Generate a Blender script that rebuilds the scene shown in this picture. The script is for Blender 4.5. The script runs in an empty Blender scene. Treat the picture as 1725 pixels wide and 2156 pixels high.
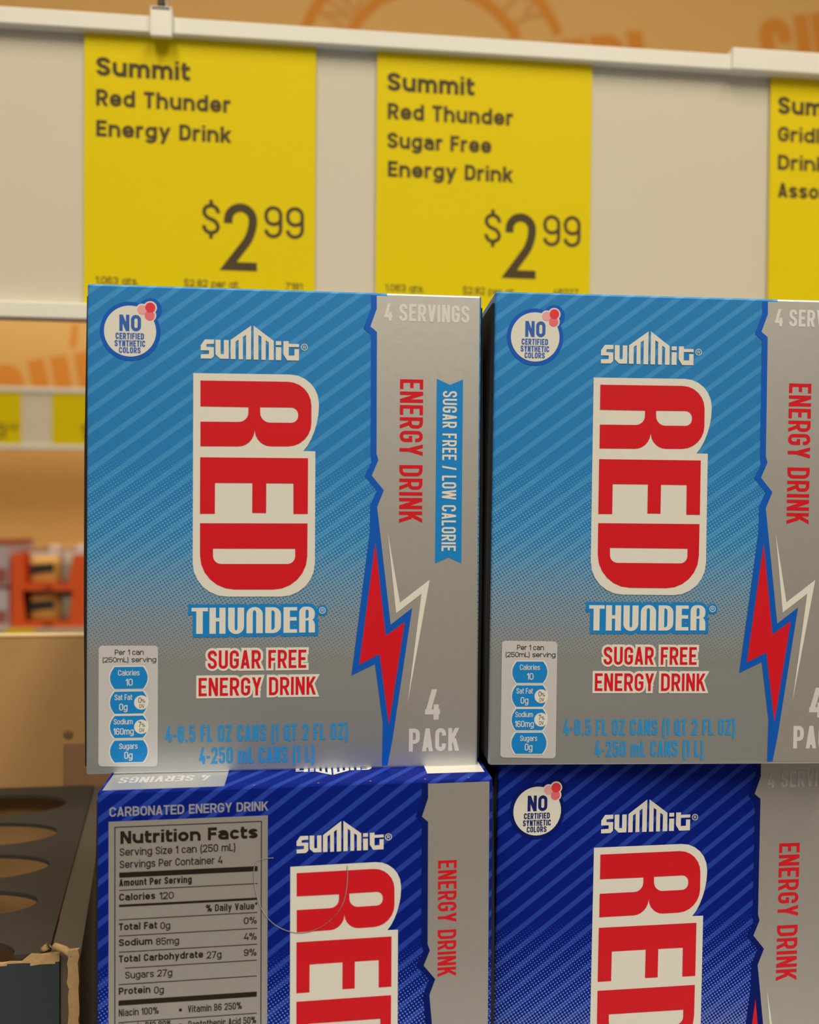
import bpy, bmesh, math, random
from mathutils import Vector, Matrix
from mathutils.geometry import tessellate_polygon

# ---------------------------------------------------------------- camera, world, light, exposure
scene = bpy.context.scene
COL = scene.collection
EYE = Vector((0, 0, 1.40))
YAW, PITCH, ROLL = math.radians(5.85), math.radians(-0.8), 0.008
fw = Vector((math.sin(YAW) * math.cos(PITCH), math.cos(YAW) * math.cos(PITCH), math.sin(PITCH)))
rt = Vector((math.cos(YAW), -math.sin(YAW), 0)); up = rt.cross(fw)
rt, up = rt * math.cos(ROLL) + up * math.sin(ROLL), up * math.cos(ROLL) - rt * math.sin(ROLL)
cam = bpy.data.cameras.new('camera'); cam.sensor_fit = 'HORIZONTAL'; cam.sensor_width = 36
cam.lens = 36 * 1730 / 1725; cam.clip_start = .01; cam.clip_end = 50
cam.dof.use_dof = True; cam.dof.focus_distance = .243; cam.dof.aperture_fstop = 13
camo = bpy.data.objects.new('camera', cam); COL.objects.link(camo)
M = Matrix((rt, up, -fw)).transposed().to_4x4(); M.translation = EYE
camo.matrix_world = M
scene.camera = camo

LIGHT = (1.0, .885, .64)
world = bpy.data.worlds.new('store_ambience'); scene.world = world; world.use_nodes = True
bg = world.node_tree.nodes['Background']
bg.inputs[0].default_value = (1.0, .86, .62, 1); bg.inputs[1].default_value = .30

def area(name, loc, rot, sx, sy, power):
    d = bpy.data.lights.new(name, 'AREA'); d.shape = 'RECTANGLE'; d.size = sx; d.size_y = sy
    d.energy = power; d.color = LIGHT
    o = bpy.data.objects.new(name, d); COL.objects.link(o); o.location = loc; o.rotation_euler = rot
    return o
area('ceiling_area_light', (-.6, -1.7, 3.80), (0, 0, 0), .35, 2.6, 58)
area('ceiling_area_light', (1.1, -1.7, 3.80), (0, 0, 0), .35, 2.6, 58)
area('ceiling_area_light', (.3, 1.45, 3.80), (0, 0, math.radians(90)), .35, 3.6, 13)  # added to brighten the upper part of the far wall
area('added_wall_band_light', (-.1, 2.22, 2.335), (math.radians(18), 0, 0), 3.0, .06, 6.5)  # added lamp without a known source, lights the lower band of the far wall

vs = scene.view_settings
vs.view_transform = 'Standard'; vs.look = 'None'; vs.gamma = 1; vs.use_curve_mapping = False
vs.exposure = 0.26
scene.cycles.use_denoising = True

# ---------------------------------------------------------------- materials
def lin(c): return tuple((x / 255 / 12.92) if x / 255 <= .04045 else ((x / 255 + .055) / 1.055) ** 2.4 for x in c)
def tone(*c):
    """surface colour of a thing that shows as this sRGB colour under the warm shop light"""
    a = lin(c); return (min(a[0] / .78, .9), min(a[1] / .70, .9), min(a[2] / .50, .9), 1)
MATS = {}
def mat(name, col, rough=.55, metal=0, coat=0, spec=.4, noise=0, nscale=60, bump=0, bscale=400):
    if name in MATS: return MATS[name]
    m = bpy.data.materials.new(name); m.use_nodes = True; nt = m.node_tree; p = nt.nodes['Principled BSDF']
    p.inputs['Base Color'].default_value = col; p.inputs['Roughness'].default_value = rough
    p.inputs['Metallic'].default_value = metal; p.inputs['Specular IOR Level'].default_value = spec
    p.inputs['Coat Weight'].default_value = coat; p.inputs['Coat Roughness'].default_value = .25
    if noise or bump:
        tc = nt.nodes.new('ShaderNodeTexCoord')
    if noise:
        n = nt.nodes.new('ShaderNodeTexNoise'); n.inputs['Scale'].default_value = nscale; n.inputs['Detail'].default_value = 5
        r = nt.nodes.new('ShaderNodeMapRange'); r.inputs[3].default_value = 1 - noise; r.inputs[4].default_value = 1 + noise
        v = nt.nodes.new('ShaderNodeVectorMath'); v.operation = 'SCALE'; v.inputs[0].default_value = col[:3]
        nt.links.new(tc.outputs['Object'], n.inputs['Vector']); nt.links.new(n.outputs['Fac'], r.inputs[0])
        nt.links.new(r.outputs[0], v.inputs['Scale']); nt.links.new(v.outputs[0], p.inputs['Base Color'])
    if bump:
        n = nt.nodes.new('ShaderNodeTexNoise'); n.inputs['Scale'].default_value = bscale; n.inputs['Detail'].default_value = 4
        b = nt.nodes.new('ShaderNodeBump'); b.inputs['Strength'].default_value = bump; b.inputs['Distance'].default_value = .0006
        nt.links.new(tc.outputs['Object'], n.inputs['Vector']); nt.links.new(n.outputs['Fac'], b.inputs['Height'])
        nt.links.new(b.outputs[0], p.inputs['Normal'])
    MATS[name] = m; return m

class NT:
    """small helper for maths in shader nodes"""
    def __init__(s, m): s.nt = m.node_tree
    def val(s, op, a, b=None, c=None, clamp=False):
        n = s.nt.nodes.new('ShaderNodeMath'); n.operation = op; n.use_clamp = clamp
        for i, q in enumerate((a, b, c)):
            if q is None: continue
            if isinstance(q, (int, float)): n.inputs[i].default_value = q
            else: s.nt.links.new(q, n.inputs[i])
        return n.outputs[0]
    def ramp(s, x, a, b, lo=0., hi=1.):
        n = s.nt.nodes.new('ShaderNodeMapRange'); n.clamp = True
        s.nt.links.new(x, n.inputs[0])
        for i, q in zip((1, 2, 3, 4), (a, b, lo, hi)): n.inputs[i].default_value = q
        return n.outputs[0]
    def mix(s, f, a, b):
        n = s.nt.nodes.new('ShaderNodeMix'); n.data_type = 'RGBA'
        for i, q in zip((0, 6, 7), (f, a, b)):
            if isinstance(q, (int, float, tuple)): n.inputs[i].default_value = q
            else: s.nt.links.new(q, n.inputs[i])
        return n.outputs[2]

SILVER = (.64, .65, .70, 1)
def board_mat(name, blue, stripe, dot, blue_low, dot_low, split, gloss=.2, rough=.47, spec=.3):
    """printed carton board: diagonal stripes, halftone fading to silver foil; silver beyond split (mm)"""
    m = bpy.data.materials.new(name); m.use_nodes = True; nt = m.node_tree; p = nt.nodes['Principled BSDF']; q = NT(m)
    tc = nt.nodes.new('ShaderNodeTexCoord'); sp = nt.nodes.new('ShaderNodeSeparateXYZ'); nt.links.new(tc.outputs['Object'], sp.inputs[0])
    u = q.val('MULTIPLY', sp.outputs[0], 1000); v = q.val('MULTIPLY', sp.outputs[2], 1000); y = q.val('MULTIPLY', sp.outputs[1], 1000)
    # stripes rising to the right; on the top the print carries on over the fold
    h = q.val('ADD', v, q.val('MULTIPLY', y, .6))
    ph = q.val('FRACT', q.val('DIVIDE', q.val('SUBTRACT', h, q.val('MULTIPLY', u, .76)), 5.45))
    st = q.val('MULTIPLY', q.ramp(ph, .0, .06), q.ramp(ph, .32, .38, 1, 0))
    st = q.val('MULTIPLY', st, q.ramp(v, 36, 60))
    # halftone
    ca, sa = math.cos(math.radians(32)), math.sin(math.radians(32)); pitch = .87
    a = q.val('MULTIPLY', q.val('ADD', q.val('MULTIPLY', u, ca), q.val('MULTIPLY', v, sa)), 2 * math.pi / pitch)
    b = q.val('MULTIPLY', q.val('SUBTRACT', q.val('MULTIPLY', v, ca), q.val('MULTIPLY', u, sa)), 2 * math.pi / pitch)
    g = q.val('ADD', q.val('COSINE', a), q.val('COSINE', b))
    th = q.ramp(v, 22, 92, -2.25, 2.15)
    d = q.val('SUBTRACT', g, th); dots = q.ramp(d, -.12, .12)
    low = q.ramp(v, 60, 28)
    base = q.mix(low, q.mix(st, blue, stripe), blue_low)
    lite = q.mix(q.ramp(v, 66, 34), dot, dot_low)
    col = q.mix(dots, base, lite)
    n = nt.nodes.new('ShaderNodeTexNoise'); n.inputs['Scale'].default_value = 300; n.inputs['Detail'].default_value = 3
    nt.links.new(tc.outputs['Object'], n.inputs['Vector'])
    foil = q.val('MAXIMUM', q.val('MULTIPLY', dots, q.ramp(v, 70, 30)), q.val('MULTIPLY', q.val('GREATER_THAN', u, split), q.val('LESS_THAN', u, split + 26.5)))
    col = q.mix(q.val('MULTIPLY', q.val('GREATER_THAN', u, split), q.val('LESS_THAN', u, split + 26.5)), col, SILVER)
    nt.links.new(col, p.inputs['Base Color'])
    nt.links.new(q.val('MULTIPLY_ADD', foil, .75 - gloss, gloss), p.inputs['Metallic'])
    p.inputs['Roughness'].default_value = rough; p.inputs['Specular IOR Level'].default_value = spec
    bp = nt.nodes.new('ShaderNodeBump'); bp.inputs['Strength'].default_value = .06; bp.inputs['Distance'].default_value = .0005
    nt.links.new(n.outputs['Fac'], bp.inputs['Height']); nt.links.new(bp.outputs[0], p.inputs['Normal'])
    return m

# ---------------------------------------------------------------- mesh helpers
def link(o, parent=None):
    COL.objects.link(o)
    if parent: o.parent = parent
    return o
def mesh_obj(name, V, F, m, parent=None, smooth=False):
    me = bpy.data.meshes.new(name); me.from_pydata(V, [], F); me.materials.append(m)
    if smooth: me.polygons.foreach_set('use_smooth', [True] * len(me.polygons))
    me.update(); return link(bpy.data.objects.new(name, me), parent)
def bm_obj(name, bm, m, parent=None, smooth=False):
    me = bpy.data.meshes.new(name); bm.to_mesh(me); bm.free(); me.materials.append(m)
    if smooth: me.polygons.foreach_set('use_smooth', [True] * len(me.polygons))
    return link(bpy.data.objects.new(name, me), parent)
def box_bm(bm, x0, x1, y0, y1, z0, z1, bev=0, seg=2):
    vs_ = [bm.verts.new(p) for p in ((x0,y0,z0),(x1,y0,z0),(x1,y1,z0),(x0,y1,z0),(x0,y0,z1),(x1,y0,z1),(x1,y1,z1),(x0,y1,z1))]
    fs = [bm.faces.new([vs_[i] for i in f]) for f in ((0,3,2,1),(4,5,6,7),(0,1,5,4),(1,2,6,5),(2,3,7,6),(3,0,4,7))]
    if bev:
        es = {e for f in fs for e in f.edges}
        bmesh.ops.bevel(bm, geom=list(es), offset=bev, segments=seg, profile=.5, affect='EDGES')
def box(name, x0, x1, y0, y1, z0, z1, m, parent=None, bev=0, seg=2):
    bm = bmesh.new(); box_bm(bm, x0, x1, y0, y1, z0, z1, bev, seg); return bm_obj(name, bm, m, parent)
def prism(name, pts, z0, z1, m, parent=None, axis='z', holes=()):
    """solid plate from an outline (and holes); axis z: pts are (x, y); axis y: pts are (x, z) and z0..z1 run along y"""
    loops = [list(pts)] + [list(h) for h in holes]
    flat = [p for l in loops for p in l]; n = len(flat)
    P = (lambda p, d: (p[0], p[1], d)) if axis == 'z' else (lambda p, d: (p[0], d, p[1]))
    tris = tessellate_polygon([[Vector((p[0], p[1], 0)) for p in l] for l in loops])
    V = [P(p, z0) for p in flat] + [P(p, z1) for p in flat]
    F = [tuple(t) for t in tris] + [tuple(i + n for i in reversed(t)) for t in tris]
    k = 0
    for l in loops:
        L = len(l)
        for i in range(L):
            j = (i + 1) % L; F.append((k + i, k + j, k + j + n, k + i + n))
        k += L
    o = mesh_obj(name, V, F, m, parent)
    bm = bmesh.new(); bm.from_mesh(o.data); bmesh.ops.recalc_face_normals(bm, faces=bm.faces); bm.to_mesh(o.data); bm.free()
    return o
def tube(name, pts, r, m, parent=None, n=10):
    V = []; F = []
    for i, p in enumerate(pts):
        p = Vector(p); d = (Vector(pts[min(i+1, len(pts)-1)]) - Vector(pts[max(i-1, 0)])).normalized()
        a = d.orthogonal().normalized(); b = d.cross(a)
        for k in range(n):
            t = 2 * math.pi * k / n; V.append(tuple(p + (a * math.cos(t) + b * math.sin(t)) * r))
    for i in range(len(pts) - 1):
        for k in range(n):
            F.append((i*n + k, i*n + (k+1) % n, (i+1)*n + (k+1) % n, (i+1)*n + k))
    F.append(tuple(range(n - 1, -1, -1))); F.append(tuple(range((len(pts)-1)*n, len(pts)*n)))
    return mesh_obj(name, V, F, m, parent, True)
def thing(name, label, cat, loc=(0, 0, 0), rot=(0, 0, 0), group=None):
    o = bpy.data.objects.new(name, None); o.empty_display_size = .05; COL.objects.link(o)
    o.location = loc; o.rotation_euler = rot
    return tag(o, label, cat, group)
def tag(o, label, cat, group=None):
    o['label'] = label; o['category'] = cat
    if group: o['group'] = group
    return o
def struct(o): o['kind'] = 'structure'; return o
def copy_tree(o, parent=None):
    c = o.copy(); COL.objects.link(c)
    if parent: c.parent = parent
    for ch in list(o.children): copy_tree(ch, c)
    return c

# ---------------------------------------------------------------- print layout of the cartons (mm from the lower left corner of the face)
ART = {'border':[[77.43,135.85],[77.48,129.86],[75.38,124.2],[77.53,122.52],[77.66,88.22],[77.94,86.67],[76.04,82.73],[79.46,78.66],[77.64,74.52],[77.58,67.16],[72.68,
26.32],[79.3,29.5],[81.65,12.57],[81.52,-1.09],[83.08,-1.13],[84.51,8.18],[89.79,45.37],[83.69,40.65],[80.23,68.99],[79.6,74.01],[81.46,78.75],[78.03,82.85],[79.85,87.28],
[79.33,89.02],[79.19,123.34],[77.32,124.84],[79.1,129.91],[79.06,135.9]],'bolt_red':[[79.18,63.86],[82.29,37.5],[87.68,41.39],[83.38,12.04],[80.57,32.27],[74.84,29.35]],
'bolt_white':[[82.67,66.85],[86.27,46.88],[94.74,53.41],[88.67,18.12],[92.43,49.42],[85.23,43.9]],'badge':[[[11.5,121.7],8.06],[[16.84,127.82],3.06],[[11.5,121.7],6.96],
[[14.69,127.62],1.66],[[16.87,128.26],1.79],[[16.71,126.12],1.76],[[14.69,127.62],1.26],[[16.87,128.3],1.36],[[16.71,126.09],1.33]],'logo':[[[31.61,119.98],[34.05,119.99],
[34.05,118.81],[32.03,118.67],[32.03,117.91],[34.05,117.86],[34.07,115.39],[33.32,114.71],[30.52,114.68],[30.51,115.86],[32.75,115.95],[32.75,116.96],[30.51,116.96],[30.5,
118.38]],[[34.48,119.96],[35.88,119.96],[35.9,116.03],[36.78,116.03],[36.76,119.95],[38.1,119.94],[38.12,114.77],[35.76,114.75],[34.49,115.92]],[[44.21,124.11],[44.22,
114.72],[42.86,114.71],[42.83,121.52],[41.96,120.92],[42.0,114.73],[40.83,114.72],[40.8,120.13],[39.96,119.57],[39.98,114.75],[38.63,114.74],[38.6,120.01]],[[44.87,
124.13],[50.44,120.04],[50.47,114.72],[49.1,114.7],[49.08,119.58],[48.22,120.13],[48.25,114.72],[47.08,114.71],[47.04,121.09],[46.21,121.61],[46.24,114.73],[44.92,
114.72]],[[51.01,120.01],[52.49,120.01],[52.5,118.9],[51.01,118.9]],[[51.02,118.33],[52.5,118.33],[52.52,114.73],[51.04,114.73]],[[53.1,120.05],[54.56,120.07],[54.57,
119.34],[57.44,119.37],[57.45,118.49],[54.57,118.46],[54.59,116.06],[56.17,116.1],[56.16,117.92],[57.45,117.92],[57.42,114.75],[54.17,114.73],[53.12,116.37]]],
'logo_r':[[58.92,118.53],0.99],'red_white':[[28.5,110.61,0],[63.0,110.86,330],[63.1,93.94,330],[58.79,89.51,0],[62.15,89.48,0],[62.23,48.67,390],[28.55,48.78,390]],
'R':[[30.45,108.61,0],[60.92,108.82,270],[61.03,90.83,270],[45.7,90.66,170],[45.31,95.31,0],[44.97,90.6,170],[30.52,90.47,0],[30.5,97.27,0],[43.58,97.37,110],[43.56,
101.48,0],[30.48,101.48,0]],'R_hole':[[46.78,101.54,0],[57.29,101.64,80],[57.32,97.38,80],[46.87,97.28,110]],'E':[[30.47,87.42],[60.12,87.52],[60.14,71.91],[56.15,71.88],
[56.1,80.4],[48.59,80.4],[48.59,72.08],[44.75,72.11],[44.76,80.41],[34.53,80.36],[34.52,71.8],[30.48,71.77]],'D':[[30.5,69.16,0],[60.09,69.24,0],[60.05,50.66,390],[30.57,
50.79,390]],'D_hole':[[34.06,62.13,0],[56.7,62.13,0],[56.72,57.87,90],[34.12,57.86,90]],'t':{'NO':[8.62,121.69,14.39,126.16],'CERTIFIED':[7.64,119.5,15.2,121.19],
'SYNTHETIC':[7.38,117.5,15.54,119.2],'COLORS':[8.54,115.7,14.32,117.3],'THUNDER':[28.31,38.42,62.35,45.81],'reg':[64.38,44.81,0.96],'SUGAR FREE':[32.77,28.67,59.97,33.77],
'ENERGY DRINK':[30.31,21.09,62.64,26.15],'4-8.5 FL OZ CANS (1 QT 2 FL OZ)':[21.3,8.31,71.62,12.91],'4-250 mL CANS (1 L)':[30.49,2.09,62.26,6.69],'Per 1 can':[7.66,32.77,
15.41,34.24],'(250mL) serving':[4.29,30.76,18.79,32.15],'4 SERVINGS':[81.19,126.57,105.5,131.48],'4':[93.71,13.34,97.99,22.05],'PACK':[89.14,4.32,103.57,10.89],
'vert_energy':[85.82,110.2,92.44,69.64],'vert_banner':[98.04,107.09,102.13,61.55]},'panel':[[3.35,35.38,40],[19.27,35.24,40],[19.29,1.68,40],[3.34,2.04,40]],
'barrels':[[6.39,23.39,16.51,29.47],[6.41,16.55,16.53,22.66],[6.43,9.84,16.56,15.93],[6.45,3.09,16.58,9.13]],'dv':[[[14.86,19.56],1.97],[[14.88,12.85],1.97]],
'bt':{'Calories':[8.57,27.09,14.34,28.62],'10':[10.6,24.27,12.5,26.19],'Sat Fat':[7.69,20.31,12.39,21.87],'0g':[8.91,17.44,11.13,19.35],'Sodium':[7.45,13.6,12.54,15.11],
'160mg':[7.38,10.75,12.81,12.57],'Sugars':[8.94,6.77,13.86,8.33],'0g ':[10.32,4.02,12.52,6.03],'0':[14.03,19.55,14.85,20.95],'%':[14.91,19.53,15.89,20.53],'DV':[14.34,
18.1,15.64,19.12],'7':[14.1,12.87,14.87,14.27],'% ':[14.93,12.85,15.86,13.85],'DV ':[14.36,11.42,15.66,12.44]},'banner':[[96.31,110.54],[100.08,108.86],[103.83,110.51],
[103.79,58.06],[100.13,59.75],[96.22,58.05]],'LL':{'texts':[['CARBONATED ENERGY DRINK',[3.05,127.49,43.75,129.99],0.17,'g'],['Nutrition Facts',[5.84,120.27,41.04,123.21],
0.25,'k'],['Serving Size 1 can (250 mL)',[5.66,117.15,35.32,118.78],0.115,'k'],['Servings Per Container 4',[5.67,113.91,31.88,115.62],0.115,'k'],['Amount Per Serving',
[5.55,109.22,23.98,110.23],0.2,'k'],['Calories',[5.55,105.4,14.68,107.19],0.2,'k'],['120',[15.71,105.25,19.4,107.04],0.115,'k'],['% Daily Value*',[27.63,101.31,41.0,
102.7],0.17,'k'],['Total Fat',[5.46,97.62,15.19,99.21],0.2,'k'],['0g',[15.98,97.36,18.5,99.11],0.115,'k'],['0%',[37.47,97.44,40.87,99.22],0.15,'k'],['Sodium',[5.46,93.48,
13.96,94.86],0.2,'k'],['85mg',[14.86,93.21,20.76,94.75],0.115,'k'],['4%',[37.48,93.17,40.88,94.98],0.15,'k'],['Total Carbohydrate',[5.46,89.2,26.94,90.72],0.2,'k'],['27g',
[27.86,88.85,31.7,90.64],0.115,'k'],['9%',[37.49,88.9,40.83,90.7],0.15,'k'],['Sugars 27g',[7.05,84.84,19.03,86.45],0.115,'k'],['Protein',[5.44,80.74,13.47,82.15],0.2,'k'],
['0g',[14.37,80.43,16.89,82.21],0.115,'k'],['Niacin 100%',[5.44,75.03,15.58,76.56],0.115,'k'],['Vitamin B6 250%',[23.05,74.81,37.04,76.54],0.115,'k'],['Vitamin B12 80%',
[5.44,71.26,18.96,72.52],0.115,'k'],['Pantothenic Acid 50%',[23.14,70.7,40.79,72.38],0.115,'k']],'lines':[[5.55,112.13,41.07,112.12,1.35],[5.55,108.13,41.08,108.13,0.22],
[5.51,104.04,41.05,104.11,0.62],[5.51,100.48,41.01,100.34,0.22],[5.46,96.17,41.02,96.12,0.22],[5.46,91.95,40.97,91.87,0.22],[7.05,87.68,40.9,87.6,0.22],[5.44,83.49,40.91,
83.31,0.22],[5.38,78.63,40.92,78.43,1.35],[5.38,73.49,40.93,73.32,0.22]],'dots':[[21.13,75.64],[21.13,71.63]],'panel':[[2.93,126.11],[43.76,126.25],[43.55,70.23],[2.81,
73.16]],'frame':[[4.5,124.65],[42.13,124.74],[41.9,70.35],[4.41,73.04]],'border_r':[[86.66,134.09],[86.69,129.2],[85.03,124.18],[86.73,122.66],[86.8,89.16],[87.41,87.35],
[85.73,83.32],[88.95,79.37],[87.36,75.14],[88.12,67.04]],'vert':[89.55,111.9,94.7,79.99],'logo_pts':[[51.31,115.68],[74.6,115.77],[63.33,123.91]],'logo_pts_ul':[[30.52,
114.66],[57.43,114.77],[44.51,124.12]],'E_pts':[[51.39,91.87],[76.9,91.83],[76.86,78.12],[51.25,78.28]],'white_pts':[[49.43,112.2],[78.46,93.38]],'tear':[[45.07,114.77],
[41.34,114.7],[39.97,113.24],[39.98,109.43],[40.49,105.6],[41.75,101.46],[44.0,98.03],[47.01,95.69],[50.27,94.47],[53.3,94.17],[56.45,94.88],[59.62,96.5],[62.4,99.3],
[64.05,102.43],[64.79,106.9],[64.77,111.79]]}}

# ---------------------------------------------------------------- lettering
def rounded(pts, closed):
    """polyline through (x, y, radius) points with rounded corners"""
    out = []; n = len(pts)
    for i, p in enumerate(pts):
        x, y = p[0], p[1]; r = p[2] if len(p) > 2 else 0
        if r <= 0 or (not closed and i in (0, n - 1)):
            out.append((x, y)); continue
        a = pts[i - 1]; b = pts[(i + 1) % n]
        da = math.hypot(a[0] - x, a[1] - y); db = math.hypot(b[0] - x, b[1] - y)
        if da < 1e-9 or db < 1e-9:
            out.append((x, y)); continue
        fa = .5 if (len(a) > 2 and a[2] > 0 and (closed or 0 < i - 1)) else 1.
        fb = .5 if (len(b) > 2 and b[2] > 0 and (closed or i + 1 < n - 1)) else 1.
        la = min(r, da * fa); lb = min(r, db * fb)
        p0 = (x + (a[0] - x) / da * la, y + (a[1] - y) / da * la)
        p3 = (x + (b[0] - x) / db * lb, y + (b[1] - y) / db * lb)
        k = .45
        p1 = (x + (p0[0] - x) * k, y + (p0[1] - y) * k); p2 = (x + (p3[0] - x) * k, y + (p3[1] - y) * k)
        for s in range(7):
            t = s / 6; u = 1 - t
            out.append((u**3*p0[0] + 3*u*u*t*p1[0] + 3*u*t*t*p2[0] + t**3*p3[0],
                        u**3*p0[1] + 3*u*u*t*p1[1] + 3*u*t*t*p2[1] + t**3*p3[1]))
    res = [out[0]]
    for p in out[1:]:
        if math.hypot(p[0] - res[-1][0], p[1] - res[-1][1]) > 1e-6: res.append(p)
    if closed and math.hypot(res[0][0] - res[-1][0], res[0][1] - res[-1][1]) < 1e-6: res.pop()
    return res

def stroke(pts, closed, t, ext, V, F):
    """thicken a polyline to width t (ends lengthened by ext)"""
    pts = list(pts); n = len(pts)
    if n < 2: return
    if not closed and ext:
        for e, q in ((0, 1), (-1, -2)):
            d = math.hypot(pts[e][0] - pts[q][0], pts[e][1] - pts[q][1])
            pts[e] = (pts[e][0] + (pts[e][0] - pts[q][0]) / d * ext, pts[e][1] + (pts[e][1] - pts[q][1]) / d * ext)
    base = len(V)
    def nrm(a, b):
        d = math.hypot(b[0] - a[0], b[1] - a[1]); return (-(b[1] - a[1]) / d, (b[0] - a[0]) / d)
    for i in range(n):
        if closed or 0 < i < n - 1:
            n1 = nrm(pts[i - 1], pts[i]); n2 = nrm(pts[i], pts[(i + 1) % n])
            mx, my = n1[0] + n2[0], n1[1] + n2[1]; mm = mx * mx + my * my
            s = 2 / mm if mm > .35 else 2 / .35
            m = (mx * s, my * s)
        elif i == 0: m = nrm(pts[0], pts[1])
        else: m = nrm(pts[-2], pts[-1])
        V.append((pts[i][0] - m[0] * t / 2, pts[i][1] - m[1] * t / 2)); V.append((pts[i][0] + m[0] * t / 2, pts[i][1] + m[1] * t / 2))
    for i in range(n if closed else n - 1):
        j = (i + 1) % n
        F.append((base + 2*i, base + 2*j, base + 2*j + 1, base + 2*i + 1))

def slant(x0, y0, x1, y1, t, ext, o, V, F):
    """diagonal stroke with level ends"""
    dx, dy = x1 - x0, y1 - y0; L = math.hypot(dx, dy)
    h = (t + 2 * o) * L / abs(dy) / 2
    k = ext / abs(dy)
    x0, y0, x1, y1 = x0 - dx * k, y0 - dy * k, x1 + dx * k, y1 + dy * k
    b = len(V)
    V.extend([(x0 - h, y0), (x0 + h, y0), (x1 + h, y1), (x1 - h, y1)])
    F.append((b, b+1, b+2, b+3) if dy > 0 else (b+3, b+2, b+1, b))

WID = dict(I=0, i=0, l=0, M=.66, W=.78, w=.68, m=.74, E=.44, F=.42, L=.42, J=.42, T=.46, r=.32, t=.32, f=.32, j=.2, s=.44, c=.44, z=.42, k=.46)
WID.update({' ': .22, '.': 0, ',': 0, '-': .26, '(': .2, ')': .2, '/': .34, '1': .26, '%': .78, '*': .3, "'": 0, '$': .5})

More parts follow.
